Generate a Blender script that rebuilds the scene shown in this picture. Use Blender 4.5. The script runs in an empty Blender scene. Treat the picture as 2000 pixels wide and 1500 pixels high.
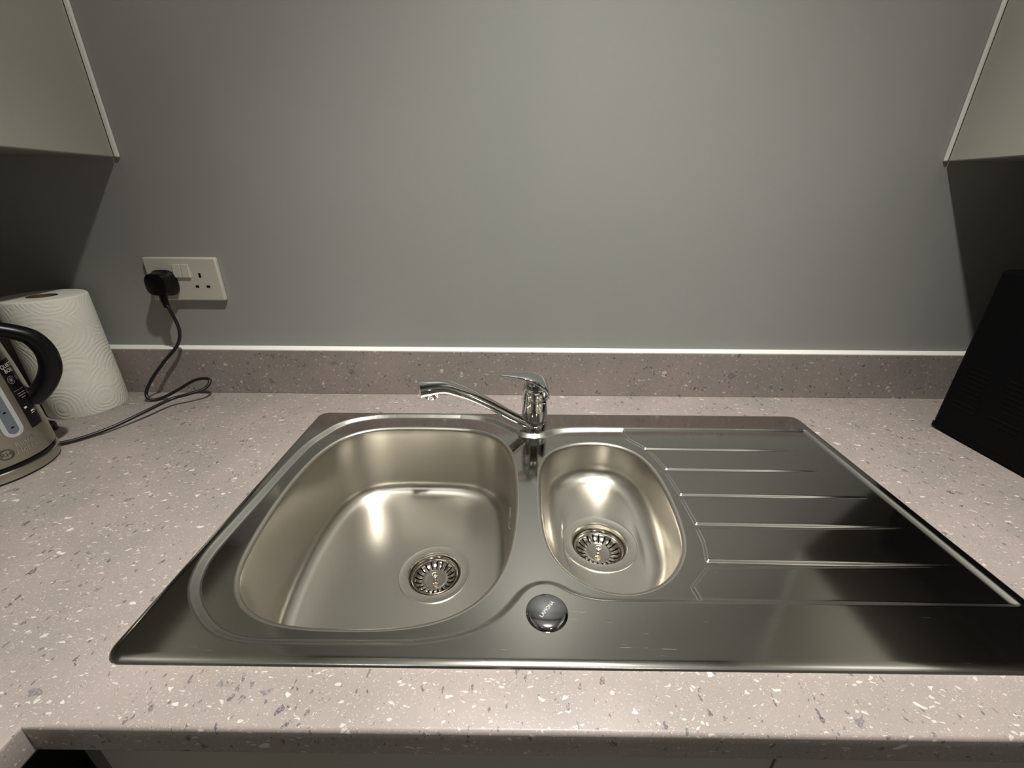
import bpy, bmesh, math, random
import numpy as np
from mathutils import Vector, Matrix

random.seed(7)
R = math.radians
sc = bpy.context.scene
H0 = 0.9                      # height of the worktop above the floor; everything below is laid out with the worktop top at z = 0

# ------------------------------------------------------------------ camera, world, lights, exposure
sc.view_settings.view_transform = 'Standard'
sc.view_settings.look = 'None'
sc.view_settings.exposure = 0.06
sc.view_settings.gamma = 1.0
sc.view_settings.use_curve_mapping = False
sc.cycles.use_denoising = True
sc.cycles.caustics_reflective = True
sc.cycles.blur_glossy = 0.0
sc.cycles.sample_clamp_indirect = 20.0
sc.cycles.max_bounces = 8
sc.cycles.diffuse_bounces = 3
sc.cycles.glossy_bounces = 5

cam_d = bpy.data.cameras.new('camera')
cam = bpy.data.objects.new('camera', cam_d)
sc.collection.objects.link(cam)
sc.camera = cam
CX, CY, CZ, YAW, PITCH, ROLL, FPX = -0.0082, -0.8804, 0.4116, 0.0063, 0.4179, 0.0057, 833.57
cam_d.sensor_fit = 'HORIZONTAL'
cam_d.sensor_width = 36.0
cam_d.lens = 36.0 * FPX / 2000.0
cam_d.clip_start = 0.01
_f = Vector((-math.sin(YAW) * math.cos(PITCH), math.cos(YAW) * math.cos(PITCH), -math.sin(PITCH)))
_r0 = Vector((math.cos(YAW), math.sin(YAW), 0))
_u0 = _r0.cross(_f)
_r = math.cos(ROLL) * _r0 + math.sin(ROLL) * _u0
_u = -math.sin(ROLL) * _r0 + math.cos(ROLL) * _u0
_m = Matrix.Identity(4)
for _i in range(3):
    _m[_i][0], _m[_i][1], _m[_i][2] = _r[_i], _u[_i], -_f[_i]
_m.translation = Vector((CX, CY, CZ + H0))
cam.matrix_world = _m

world = bpy.data.worlds.new('world')
sc.world = world
world.use_nodes = True
world.node_tree.nodes['Background'].inputs[0].default_value = (1.0, 0.95, 0.85, 1)
world.node_tree.nodes['Background'].inputs[1].default_value = 0.02

CEIL = 1.62
LAMPS = [  # x, y, power, cone, blend
    (0.116, -0.60, 150.0, 100, 1.0, 8.0),
    (0.56, -2.0, 22.0, 120, 1.0, 0.0),
    (-0.62, -1.75, 12.0, 120, 1.0, 0.0),
]
def lamp(x, y, power, cone, blend, tilt):
    d = bpy.data.lights.new('lamp', 'SPOT')
    d.energy = power
    d.color = (1.0, 0.965, 0.90)
    d.spot_size = R(cone)
    d.spot_blend = blend
    d.shadow_soft_size = 0.028
    o = bpy.data.objects.new('lamp', d)
    sc.collection.objects.link(o)
    o.location = (x, y, CEIL - 0.02 + H0)
    o.rotation_euler = (-R(tilt), 0, 0)
    return o
for a in LAMPS:
    lamp(*a)
lamp(0.116, -0.60, 30.0, 168, 1.0, 0.0)      # the wide spill of the lamp over the sink

# ------------------------------------------------------------------ materials
def mat(name, col, rough=0.5, metal=0.0, spec=0.5, coat=0.0, aniso=0.0):
    m = bpy.data.materials.new(name)
    m.use_nodes = True
    b = m.node_tree.nodes['Principled BSDF']
    b.inputs['Base Color'].default_value = (*col, 1)
    b.inputs['Roughness'].default_value = rough
    b.inputs['Metallic'].default_value = metal
    b.inputs['Specular IOR Level'].default_value = spec
    b.inputs['Coat Weight'].default_value = coat
    b.inputs['Anisotropic'].default_value = aniso
    return m

class NT:
    def __init__(s, m):
        s.t = m.node_tree
        s.b = s.t.nodes['Principled BSDF']
    def n(s, kind, **kw):
        x = s.t.nodes.new(kind)
        for k, v in kw.items():
            if k.startswith('i_'):
                key = k[2:].replace('_', ' ')
                x.inputs[key].default_value = v
            else:
                setattr(x, k, v)
        return x
    def l(s, a, b):
        s.t.links.new(a, b)
    def math(s, op, a, b=None, clamp=False):
        x = s.t.nodes.new('ShaderNodeMath')
        x.operation = op
        x.use_clamp = clamp
        for i, v in enumerate((a, b)):
            if v is None:
                continue
            if isinstance(v, (int, float)):
                x.inputs[i].default_value = v
            else:
                s.l(v, x.inputs[i])
        return x.outputs[0]
    def mix(s, fac, a, b):
        x = s.t.nodes.new('ShaderNodeMix')
        x.data_type = 'RGBA'
        for i, v in ((0, fac), (6, a), (7, b)):
            if isinstance(v, (int, float)):
                x.inputs[i].default_value = v
            elif isinstance(v, tuple):
                x.inputs[i].default_value = (*v, 1)
            else:
                s.l(v, x.inputs[i])
        return x.outputs[2]
    def coord(s, scale=(1, 1, 1), rot=(0, 0, 0)):
        tc = s.n('ShaderNodeTexCoord')
        mp = s.n('ShaderNodeMapping')
        mp.inputs['Scale'].default_value = scale
        mp.inputs['Rotation'].default_value = rot
        s.l(tc.outputs['Object'], mp.inputs[0])
        return mp.outputs[0]
    def noise(s, vec, scale, detail=3, rough=0.5):
        x = s.n('ShaderNodeTexNoise')
        x.inputs['Scale'].default_value = scale
        x.inputs['Detail'].default_value = detail
        x.inputs['Roughness'].default_value = rough
        s.l(vec, x.inputs['Vector'])
        return x
    def bump(s, h, strength, dist):
        x = s.n('ShaderNodeBump')
        x.inputs['Strength'].default_value = strength
        x.inputs['Distance'].default_value = dist
        s.l(h, x.inputs['Height'])
        s.l(x.outputs[0], s.b.inputs['Normal'])

# painted wall
M_wall = mat('wall_paint', (0.315, 0.325, 0.305), 0.5, spec=0.35)
t = NT(M_wall); v = t.coord()
n_ = t.noise(v, 900, 2)
t.bump(n_.outputs[0], 0.25, 0.0004)

# stone-effect laminate: warm taupe with pale and slate chips printed in it
def laminate():
    m = mat('stone_laminate', (0.3, 0.26, 0.24), 0.42, spec=0.4)
    t = NT(m)
    v = t.coord()
    warp = t.noise(v, 60, 2)
    add = t.n('ShaderNodeVectorMath', operation='MULTIPLY_ADD')
    t.l(warp.outputs['Color'], add.inputs[0])
    add.inputs[1].default_value = (0.012, 0.012, 0.012)
    t.l(v, add.inputs[2])
    vec = add.outputs[0]
    mott = t.noise(v, 9, 4, 0.6)
    mott2 = t.noise(v, 420, 3, 0.7)
    mr = t.math('MULTIPLY', t.math('SUBTRACT', mott.outputs[0], 0.35), 3.2, clamp=True)
    col = t.mix(mr, (0.232, 0.212, 0.190), (0.300, 0.250, 0.236))
    col = t.mix(t.math('MULTIPLY', mott2.outputs[0], 0.34), col, (0.41, 0.36, 0.335))
    def chips(scale, prob, rmin, rmax, stretch, rot, colr, strength=1.0, grain=False, seed=0.0):
        nonlocal col
        mp = t.n('ShaderNodeMapping')
        mp.inputs['Scale'].default_value = stretch
        mp.inputs['Rotation'].default_value = rot
        mp.inputs['Location'].default_value = (seed, seed * 1.7, seed * 0.6)
        t.l(vec, mp.inputs[0])
        vo = t.n('ShaderNodeTexVoronoi')
        vo.inputs['Scale'].default_value = scale
        t.l(mp.outputs[0], vo.inputs['Vector'])
        sep = t.n('ShaderNodeSeparateColor')
        t.l(vo.outputs['Color'], sep.inputs[0])
        pick = t.math('LESS_THAN', sep.outputs[0], prob)
        rad = t.math('ADD', t.math('MULTIPLY', sep.outputs[1], rmax - rmin), rmin)
        d = t.math('MULTIPLY', t.math('SUBTRACT', rad, vo.outputs['Distance']), 14.0, clamp=True)
        mask = t.math('MULTIPLY', d, pick)
        mask = t.math('MULTIPLY', mask, strength)
        if grain:
            g = t.noise(v, 500, 2)
            gg = t.math('MULTIPLY', t.math('SUBTRACT', g.outputs[0], 0.30), 4.0, clamp=True)
            mask = t.math('MULTIPLY', mask, gg)
        col = t.mix(mask, col, colr)
    def shards(scale, prob, edge, stretch, rot, colr, strength=1.0, grain=False, seed=0.0):
        # angular chips: whole Voronoi cells, shrunk by their distance to the edge
        nonlocal col
        mp = t.n('ShaderNodeMapping')
        mp.inputs['Scale'].default_value = stretch
        mp.inputs['Rotation'].default_value = rot
        mp.inputs['Location'].default_value = (seed, seed * 1.7, seed * 0.6)
        t.l(vec, mp.inputs[0])
        a = t.n('ShaderNodeTexVoronoi'); a.inputs['Scale'].default_value = scale
        b = t.n('ShaderNodeTexVoronoi', feature='DISTANCE_TO_EDGE'); b.inputs['Scale'].default_value = scale
        t.l(mp.outputs[0], a.inputs['Vector']); t.l(mp.outputs[0], b.inputs['Vector'])
        sep = t.n('ShaderNodeSeparateColor'); t.l(a.outputs['Color'], sep.inputs[0])
        pick = t.math('LESS_THAN', sep.outputs[0], prob)
        thr = t.math('ADD', t.math('MULTIPLY', sep.outputs[1], 0.16), edge)
        mask = t.math('MULTIPLY', t.math('SUBTRACT', b.outputs['Distance'], thr), 25.0, clamp=True)
        mask = t.math('MULTIPLY', t.math('MULTIPLY', mask, pick), strength)
        if grain:
            g = t.noise(v, 520, 2)
            mask = t.math('MULTIPLY', mask, t.math('MULTIPLY', t.math('SUBTRACT', g.outputs[0], 0.34), 5.0, clamp=True))
        col = t.mix(mask, col, colr)
    chips(420, 0.50, 0.12, 0.36, (1.0, 1.5, 1.2), (0.3, 0.1, 0.5), (0.58, 0.53, 0.49), 0.55, seed=1.3)
    chips(260, 0.45, 0.10, 0.36, (1.0, 2.3, 1.3), (0.1, 0.1, 0.8), (0.47, 0.43, 0.40), 0.55, seed=3.3)
    chips(360, 0.26, 0.10, 0.30, (1.3, 1.0, 1.0), (0.1, 0.4, 1.2), (0.12, 0.10, 0.10), 0.7, seed=4.1)
    shards(200, 0.070, 0.07, (1.0, 1.9, 1.3), (0.2, 0.3, 0.9), (0.54, 0.50, 0.46), 0.8, seed=2.9)
    shards(165, 0.05, 0.06, (1.9, 1.0, 1.1), (0.4, 0.2, 0.3), (0.10, 0.085, 0.09), 0.85, True, seed=6.7)
    shards(110, 0.016, 0.06, (1.0, 1.7, 1.3), (0.1, 0.2, 1.1), (0.60, 0.57, 0.53), 0.85, seed=5.5)
    shards(105, 0.024, 0.06, (1.7, 1.0, 1.2), (0.3, 0.1, 0.5), (0.075, 0.065, 0.085), 0.9, True, seed=9.2)
    shards(66, 0.010, 0.07, (1.0, 1.6, 1.2), (0.4, 0.1, 0.9), (0.11, 0.10, 0.13), 0.7, True, seed=8.4)
    t.l(col, t.b.inputs['Base Color'])
    fine = t.noise(v, 1500, 2)
    t.bump(fine.outputs[0], 0.12, 0.0003)
    return m
M_lam = laminate()

# brushed stainless steel with light wear
def steel(name, col, rough, var, brush, scratch=0.25, press=0.0):
    m = mat(name, col, rough, 1.0)
    t = NT(m)
    v = t.coord((6, 900, 900))
    n1 = t.noise(v, 1.0, 2)
    v2 = t.coord((1, 1, 1), (0, 0, 0.5))
    n2 = t.noise(v2, 14, 4, 0.6)
    # fine scratches: sparse, long and thin
    v3 = t.coord((30, 1400, 30), (0, 0, 0.42))
    n3 = t.noise(v3, 1.0, 1)
    scr = t.math('MULTIPLY', t.math('SUBTRACT', n3.outputs[0], 0.66), 12.0, clamp=True)
    patch = t.math('MULTIPLY', t.math('SUBTRACT', n2.outputs[0], 0.55), 6.0, clamp=True)
    scr = t.math('MULTIPLY', scr, patch)
    r_ = t.math('ADD', t.math('MULTIPLY', t.math('SUBTRACT', n2.outputs[0], 0.5), var), rough)
    r_ = t.math('ADD', r_, t.math('MULTIPLY', t.math('SUBTRACT', n1.outputs[0], 0.5), brush))
    r_ = t.math('ADD', r_, t.math('MULTIPLY', scr, scratch))
    if press:   # pressed folds are less polished than the flats
        ge = t.n('ShaderNodeNewGeometry'); sx = t.n('ShaderNodeSeparateXYZ'); t.l(ge.outputs['Normal'], sx.inputs[0])
        fold = t.math('MULTIPLY', t.math('SUBTRACT', 1.0, sx.outputs[2]), 9.0, clamp=True)
        r_ = t.math('ADD', r_, t.math('MULTIPLY', fold, press))
    t.l(r_, t.b.inputs['Roughness'])
    t.bump(n1.outputs[0], 0.05, 0.0002)
    return m
M_deck = steel('brushed_steel', (0.58, 0.57, 0.535), 0.10, 0.03, 0.02, 0.40, 0.15)
M_bowl = steel('satin_steel', (0.64, 0.615, 0.555), 0.30, 0.03, 0.02, 0.0)
M_strain = mat('strainer_steel', (0.62, 0.58, 0.52), 0.16, 1.0)
M_dark = mat('recess_shade_and_marks', (0.006, 0.0055, 0.005), 0.7, spec=0.05)  # near-black painted for the shade in openings; also the level marks
M_chrome = mat('chrome', (0.72, 0.72, 0.72), 0.04, 1.0)
M_disc = mat('polished_disc', (0.55, 0.56, 0.6), 0.09, 1.0)
M_white = mat('white_plastic', (0.56, 0.54, 0.47), 0.35)
M_bead = mat('white_sealant', (0.84, 0.84, 0.79), 0.3)
M_cab = mat('cabinet_laminate', (0.34, 0.335, 0.295), 0.42, spec=0.4)
t = NT(M_cab); v = t.coord(); n_ = t.noise(v, 700, 2); t.bump(n_.outputs[0], 0.15, 0.0003)
M_carc = mat('carcass_board', (0.20, 0.195, 0.175), 0.6)
M_black = mat('black_plastic', (0.003, 0.003, 0.004), 0.32, spec=0.3)
M_cable = mat('black_cable', (0.008, 0.007, 0.008), 0.38)
M_mw = mat('black_enamel', (0.0025, 0.0025, 0.003), 0.5, spec=0.08)
M_floor = mat('floor_vinyl', (0.12, 0.105, 0.09), 0.5)
t = NT(M_floor); v = t.coord((1, 8, 1)); n_ = t.noise(v, 8, 4); t.l(t.mix(n_.outputs[0], (0.14, 0.12, 0.10), (0.22, 0.20, 0.17)), t.b.inputs['Base Color'])
M_ceil = mat('ceiling_paint', (0.86, 0.86, 0.84), 0.8)
M_card = mat('cardboard', (0.20, 0.13, 0.07), 0.8)
M_ksteel = steel('kettle_steel', (0.40, 0.39, 0.33), 0.32, 0.04, 0.05, 0.0)
M_glass = mat('frosted_window', (0.40, 0.42, 0.43), 0.3, coat=0.3)
M_inner = mat('water_window', (0.12, 0.14, 0.16), 0.15)
M_print = mat('white_print', (0.62, 0.60, 0.56), 0.5)
M_grey = mat('grey_print', (0.22, 0.22, 0.20), 0.5)
M_emboss = mat('bright_emboss', (0.62, 0.60, 0.52), 0.25, 1.0)
M_emblem = mat('engraved_ink', (0.05, 0.045, 0.03), 0.5)
M_lampglass = bpy.data.materials.new('lamp_glow'); M_lampglass.use_nodes = True
_b = M_lampglass.node_tree.nodes['Principled BSDF']
_b.inputs['Emission Color'].default_value = (1, 0.93, 0.8, 1); _b.inputs['Emission Strength'].default_value = 6.0

# paper towel: embossed rings
M_paper = mat('paper_towel', (0.80, 0.79, 0.70), 0.9, spec=0.1)
t = NT(M_paper)
v = t.coord()
wp = t.noise(v, 25, 2)
ad = t.n('ShaderNodeVectorMath', operation='MULTIPLY_ADD'); t.l(wp.outputs['Color'], ad.inputs[0]); ad.inputs[1].default_value = (0.01,) * 3; t.l(v, ad.inputs[2])
vo = t.n('ShaderNodeTexVoronoi'); vo.inputs['Scale'].default_value = 13; t.l(ad.outputs[0], vo.inputs['Vector'])
rings = t.math('SINE', t.math('MULTIPLY', vo.outputs['Distance'], 78.0))
n2 = t.noise(v, 400, 2); n5 = t.noise(v, 60, 2)
hh = t.math('ADD', t.math('MULTIPLY', rings, t.math('MULTIPLY', n5.outputs[0], 0.7)), t.math('MULTIPLY', n2.outputs[0], 0.9))
t.bump(hh, 0.42, 0.0010)

# ------------------------------------------------------------------ helpers
def link(o):
    sc.collection.objects.link(o)
    return o
def tag(o, label=None, cat=None, group=None, kind=None):
    if label: o['label'] = label
    if cat: o['category'] = cat
    if group: o['group'] = group
    if kind: o['kind'] = kind
    return o
def thing(name, loc, label, cat, group=None):
    o = link(bpy.data.objects.new(name, None))
    o.empty_display_size = 0.05
    o.location = loc
    return tag(o, label, cat, group)
def obj(name, verts, faces, m, parent=None, smooth=False, bevel=0.0, seg=2, angle=35, label=None, origin=None):
    """One mesh object from world coordinates; its origin is the parent's (or the given one)."""
    org = Vector(origin) if origin is not None else (parent_loc(parent) if parent else Vector((0, 0, 0)))
    me = bpy.data.meshes.new(name)
    me.from_pydata([tuple(Vector(p) - org) for p in verts], [], [tuple(int(i) for i in f) for f in faces])
    me.update()
    bm = bmesh.new(); bm.from_mesh(me)
    bmesh.ops.recalc_face_normals(bm, faces=bm.faces)
    bm.to_mesh(me); bm.free()
    return finish(name, me, m, parent, smooth, bevel, seg, angle, label, org)
def parent_loc(p):
    l = Vector((0, 0, 0))
    while p is not None:
        l += p.location
        p = p.parent
    return l
def finish(name, me, m, parent, smooth, bevel=0, seg=2, angle=35, label=None, org=Vector((0, 0, 0))):
    o = bpy.data.objects.new(name, me)
    link(o)
    me.materials.append(m)
    if parent is not None:
        o.parent = parent
        o.location = org - parent_loc(parent)
    else:
        o.location = org
    if bevel:
        md = o.modifiers.new('bevel', 'BEVEL')
        md.width = bevel; md.segments = seg; md.limit_method = 'ANGLE'; md.angle_limit = R(40)
        md.harden_normals = False
        smooth = True
    if smooth:
        me.polygons.foreach_set('use_smooth', [True] * len(me.polygons))
        if angle < 180:
            try:
                me.set_sharp_from_angle(angle=R(angle))
            except Exception:
                pass
    if label: o['label'] = label
    return o
def box_vf(x0, x1, y0, y1, z0, z1):
    v = [(x, y, z) for x in (x0, x1) for y in (y0, y1) for z in (z0, z1)]
    f = [(0, 1, 3, 2), (4, 6, 7, 5), (0, 4, 5, 1), (2, 3, 7, 6), (0, 2, 6, 4), (1, 5, 7, 3)]
    return v, f
def box(name, x0, x1, y0, y1, z0, z1, m, parent=None, bevel=0.0, **k):
    v, f = box_vf(x0, x1, y0, y1, z0, z1)
    return obj(name, v, f, m, parent, bevel=bevel, **k)
def join_vf(parts):
    V, F = [], []
    for v, f in parts:
        o = len(V); V += list(v); F += [tuple(i + o for i in q) for q in f]
    return V, F
def loft(rings, closed=True, cap0=False, cap1=False):
    n = len(rings[0]); V = [tuple(p) for r in rings for p in r]; F = []
    for i in range(len(rings) - 1):
        for j in range(n if closed else n - 1):
            k = (j + 1) % n
            F.append((i * n + j, i * n + k, (i + 1) * n + k, (i + 1) * n + j))
    if cap0: F.append(tuple(range(n))[::-1])
    if cap1: F.append(tuple((len(rings) - 1) * n + j for j in range(n)))
    return V, F
def lathe(c, prof, n=48, cap0=False, cap1=False):
    rs = []
    for r, z in prof:
        rs.append([(c[0] + r * math.cos(2 * math.pi * k / n), c[1] + r * math.sin(2 * math.pi * k / n), c[2] + z) for k in range(n)])
    return loft(rs, True, cap0, cap1)
def catmull(P, closed, per):
    P = [np.array(p, float) for p in P]; n = len(P); out = []
    rng = range(n) if closed else range(n - 1)
    for i in rng:
        if closed: a, b, c, d = P[i - 1], P[i], P[(i + 1) % n], P[(i + 2) % n]
        else: a, b, c, d = P[max(i - 1, 0)], P[i], P[i + 1], P[min(i + 2, n - 1)]
        for k in range(per):
            s = k / per
            out.append(0.5 * ((2 * b) + (c - a) * s + (2 * a - 5 * b + 4 * c - d) * s * s + (3 * b - a - 3 * c + d) * s ** 3))
    if not closed: out.append(P[-1])
    return np.array(out)
def resample(C, n, closed=True):
    D = np.vstack([C, C[:1]]) if closed else C
    s = np.concatenate([[0], np.cumsum(np.linalg.norm(np.diff(D, axis=0), axis=1))])
    q = np.linspace(0, s[-1], n, endpoint=not closed)
    return np.stack([np.interp(q, s, D[:, i]) for i in range(D.shape[1])], 1)
def smooth_loop(C, it):
    for _ in range(it):
        C = 0.5 * C + 0.25 * (np.roll(C, 1, 0) + np.roll(C, -1, 0))
    return C
def tube(path, rad, n=12, cap=True):
    P = [Vector(p) for p in path]; rs = []
    up = Vector((0, 0, 1)); prev = None
    for i, p in enumerate(P):
        d = (P[min(i + 1, len(P) - 1)] - P[max(i - 1, 0)]).normalized()
        if prev is None:
            a = d.cross(up)
            if a.length < 1e-3: a = d.cross(Vector((1, 0, 0)))
        else:
            a = prev - d * prev.dot(d)
        a.normalize(); prev = a
        b = d.cross(a)
        r = rad[i] if hasattr(rad, '__len__') else rad
        rs.append([tuple(p + a * r * math.cos(2 * math.pi * k / n) + b * r * math.sin(2 * math.pi * k / n)) for k in range(n)])
    return loft(rs, True, cap, cap)
def text_vf(s, size, fn, depth=0.0):
    """Default-font text as a mesh; fn maps (u, v, w) to the world."""
    cu = bpy.data.curves.new('t', 'FONT'); cu.body = s; cu.size = size
    cu.align_x = 'CENTER'; cu.align_y = 'CENTER'; cu.extrude = depth; cu.resolution_u = 3
    o = bpy.data.objects.new('t', cu); sc.collection.objects.link(o)
    dg = bpy.context.evaluated_depsgraph_get()
    me = bpy.data.meshes.new_from_object(o.evaluated_get(dg))
    V = [fn(v.co.x, v.co.y, v.co.z) for v in me.vertices]; F = [tuple(p.vertices) for p in me.polygons]
    bpy.data.objects.remove(o); bpy.data.meshes.remove(me)
    return V, F

# ------------------------------------------------------------------ the setting
XL, XR, YF = -1.09, 1.27, -3.4
XCL, XCR = -0.743, 0.772          # fronts of the wall cabinets
def struct(name, a, m):
    return tag(box(name, *a, m), kind='structure')
struct('wall_back', (XL - 0.1, XR + 0.1, 0, 0.1, -H0, CEIL), M_wall)
struct('wall_left', (XL - 0.1, XL, YF, 0, -H0, CEIL), M_wall)
struct('wall_right', (XR, XR + 0.1, YF, 0, -H0, CEIL), M_wall)
struct('wall_front', (XL - 0.1, XR + 0.1, YF - 0.1, YF, -H0, CEIL), M_wall)
struct('floor', (XL - 0.1, XR + 0.1, YF - 0.1, 0.1, -H0 - 0.1, -H0), M_floor)
struct('ceiling', (XL - 0.1, XR + 0.1, YF - 0.1, 0.1, CEIL, CEIL + 0.1), M_ceil)

names = ['downlight in the ceiling above the sink', 'downlight in the ceiling behind the camera, to the right', 'downlight in the ceiling behind the camera, to the left']
for (x, y, p, c_, b_, tl_), lb in zip(LAMPS, names):
    t_ = thing('downlight', (x, y, CEIL), 'round white ' + lb, 'light', 'ceiling downlights')
    v, f = lathe((x, y, CEIL), [(0.045, -0.0005), (0.044, -0.004), (0.034, -0.004), (0.033, 0.0)], 32)
    obj('rim', v, f, M_ceil, t_, smooth=True)

# ------------------------------------------------------------------ worktop (U-shaped, one slab with the sink cut-out)
YW, XWL, XWR, TH = -0.673, -0.422, 0.60, 0.036
SX0, SX1, SY0, SY1 = -0.4035, 0.564, -0.6205, -0.1075   # sink outline
HX0, HX1, HY0, HY1 = SX0 + 0.0105, SX1 - 0.0105, SY0 + 0.0105, SY1 - 0.004
def worktop():
    xs = [XL, XWL, HX0, HX1, XWR, XR]; ys = [-2.0, YW, HY0, HY1, 0.0]
    bm = bmesh.new(); vv = {}
    def V(i, j):
        if (i, j) not in vv: vv[(i, j)] = bm.verts.new((xs[i], ys[j], 0))
        return vv[(i, j)]
    for i in range(5):
        for j in range(4):
            if j == 0 and 1 <= i <= 3: continue
            if i == 2 and j == 2: continue
            bm.faces.new((V(i, j), V(i + 1, j), V(i + 1, j + 1), V(i, j + 1)))
    r = bmesh.ops.extrude_face_region(bm, geom=list(bm.faces))
    bmesh.ops.translate(bm, verts=[e for e in r['geom'] if isinstance(e, bmesh.types.BMVert)], vec=(0, 0, -TH))
    bmesh.ops.recalc_face_normals(bm, faces=bm.faces)
    es = []
    for e in bm.edges:
        a, b = e.verts
        if abs(a.co.z - b.co.z) > 1e-6 or len(e.link_faces) != 2: continue
        if e.calc_face_angle(0) < 0.5: continue
        m_ = (a.co + b.co) / 2
        if (abs(m_.y - YW) < 1e-5) or (m_.y < YW and (abs(m_.x - XWL) < 1e-5 or abs(m_.x - XWR) < 1e-5)):
            es.append(e)
    bmesh.ops.bevel(bm, geom=es, offset=0.004, segments=4, affect='EDGES', profile=0.5)
    me = bpy.data.meshes.new('worktop'); bm.to_mesh(me); bm.free()
    return finish('worktop', me, M_lam, None, True, angle=50)
tag(worktop(), 'speckled taupe stone-effect worktop running under the sink, kettle and microwave', 'worktop')

UH, UT = 0.1016, 0.0155
up = thing('upstand', (0, 0, 0), 'low speckled stone-effect upstand along the foot of the grey wall', 'upstand')
box('board', XL + UT, XR - UT, -UT, -0.0003, 0.0, UH, M_lam, up, bevel=0.0008)
bd = [(-0.0120, UH - 0.0001), (-0.0118, UH + 0.0008), (-0.0080, UH + 0.0022), (-0.0030, UH + 0.0036), (-0.0002, UH + 0.0056), (-0.0002, UH - 0.0001)]
obj('sealant_bead', *loft([[(x, a, b) for a, b in bd] for x in (XL + UT, XR - UT)], True, True, True), M_bead, up, smooth=True, angle=50)

# ------------------------------------------------------------------ base cabinets
bc = thing('base_cabinet', (0.09, -0.36, -H0), 'grey-green sink base cabinet under the front edge of the worktop', 'cabinet')
box('carcass', XWL - 0.018, XWL, -0.64, -0.02, -H0 + 0.1, -0.038, M_carc, bc)
box('carcass', XWR - 0.0, XWR + 0.018, -0.64, -0.02, -H0 + 0.1, -0.038, M_carc, bc)
box('door', -0.402, 0.2405, -0.653, -0.634, -H0 + 0.1, -0.041, M_cab, bc, bevel=0.001)
box('door', 0.2437, 0.597, -0.653, -0.634, -H0 + 0.1, -0.041, M_cab, bc, bevel=0.001)
box('plinth', XWL, XWR, -0.60, -0.585, -H0, -H0 + 0.1, M_cab, bc)
for nm, xa, xb, xf0, xf1, lb in (('l', XL, XWL - 0.04, XWL - 0.04, XWL - 0.021, 'grey-green base cabinet run under the left leg of the worktop'),
                                 ('r', XWR + 0.04, XR, XWR + 0.021, XWR + 0.04, 'grey-green base cabinet run under the right leg of the worktop')):
    b2 = thing('base_cabinet', ((xa + xb) / 2, -1.3, -H0), lb, 'cabinet')
    box('carcass', xa + (0.003 if nm == 'l' else 0), xb - (0.003 if nm == 'r' else 0), -1.97, -0.70, -H0 + 0.1, -0.038, M_carc, b2)
    for k in range(2):
        box('door', xf0, xf1, -1.98 + k * 0.64, -1.345 + k * 0.64, -H0 + 0.1, -0.041, M_cab, b2, bevel=0.001)

# ------------------------------------------------------------------ wall cabinets
for side, xf, xw, lb in ((-1, XCL, XL + 0.002, 'pale grey handleless wall cabinet above the kettle'),
                         (1, XCR, XR - 0.002, 'pale grey handleless wall cabinet above the black microwave')):
    zb, zt = 0.4705, 1.25
    wc = thing('wall_cabinet', ((xf + xw) / 2, -0.6, zb), lb, 'cabinet')
    a, b = sorted((xw, xf + side * 0.020))
    box('carcass', a, b, -1.2, -0.0005, zb + 0.001, zt, M_carc if side < 0 else M_carc, wc)
    a, b = sorted((xf, xf + side * 0.019))
    box('door', a, b, -0.598, -0.0055, zb, zt, M_cab, wc, bevel=0.0012)
    box('door', a, b, -1.2, -0.601, zb, zt, M_cab, wc, bevel=0.0012)
    a, b = sorted((xf + side * 0.0005, xf - side * (0.0075 if side < 0 else 0.0055)))
    box('sealant_bead', a, b, -0.0055, -0.0002, zb, zt, M_bead, wc, bevel=0.0015)

# ------------------------------------------------------------------ the sink
RIM1 = [(-0.266, -0.162), (-0.3, -0.1735), (-0.3258, -0.1937), (-0.346, -0.2397), (-0.354, -0.2941), (-0.356, -0.353), (-0.3535, -0.4046), (-0.3481, -0.4519), (-0.3432, -0.4889), (-0.3343, -0.5195), (-0.3227, -0.5396), (-0.3045, -0.5557), (-0.2788, -0.5695), (-0.2471, -0.5762), (-0.2121, -0.5775), (-0.1684, -0.5781), (-0.1371, -0.5772), (-0.1071, -0.5745), (-0.0849, -0.5689), (-0.0694, -0.5627), (-0.0537, -0.5532), (-0.0395, -0.54), (-0.0276, -0.5219), (-0.0187, -0.498), (-0.0116, -0.4634), (-0.0065, -0.4182), (-0.0043, -0.3574), (-0.0068, -0.2985), (-0.0124, -0.2456), (-0.023, -0.212), (-0.0389, -0.1888), (-0.061, -0.1741), (-0.091, -0.1648), (-0.1651, -0.1603)]
RIM2 = [(0.1287, -0.2094), (0.0904, -0.217), (0.0609, -0.2378), (0.0422, -0.2637), (0.0352, -0.2979), (0.0324, -0.3508), (0.0322, -0.3968), (0.0344, -0.4447), (0.0405, -0.4713), (0.0491, -0.4901), (0.0703, -0.5149), (0.0948, -0.5288), (0.1249, -0.5325), (0.1446, -0.5288), (0.171, -0.5158), (0.193, -0.4936), (0.208, -0.469), (0.2175, -0.4422), (0.2245, -0.3763), (0.2245, -0.3143), (0.2150, -0.2608), (0.1925, -0.2272), (0.1655, -0.2123)]
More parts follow.
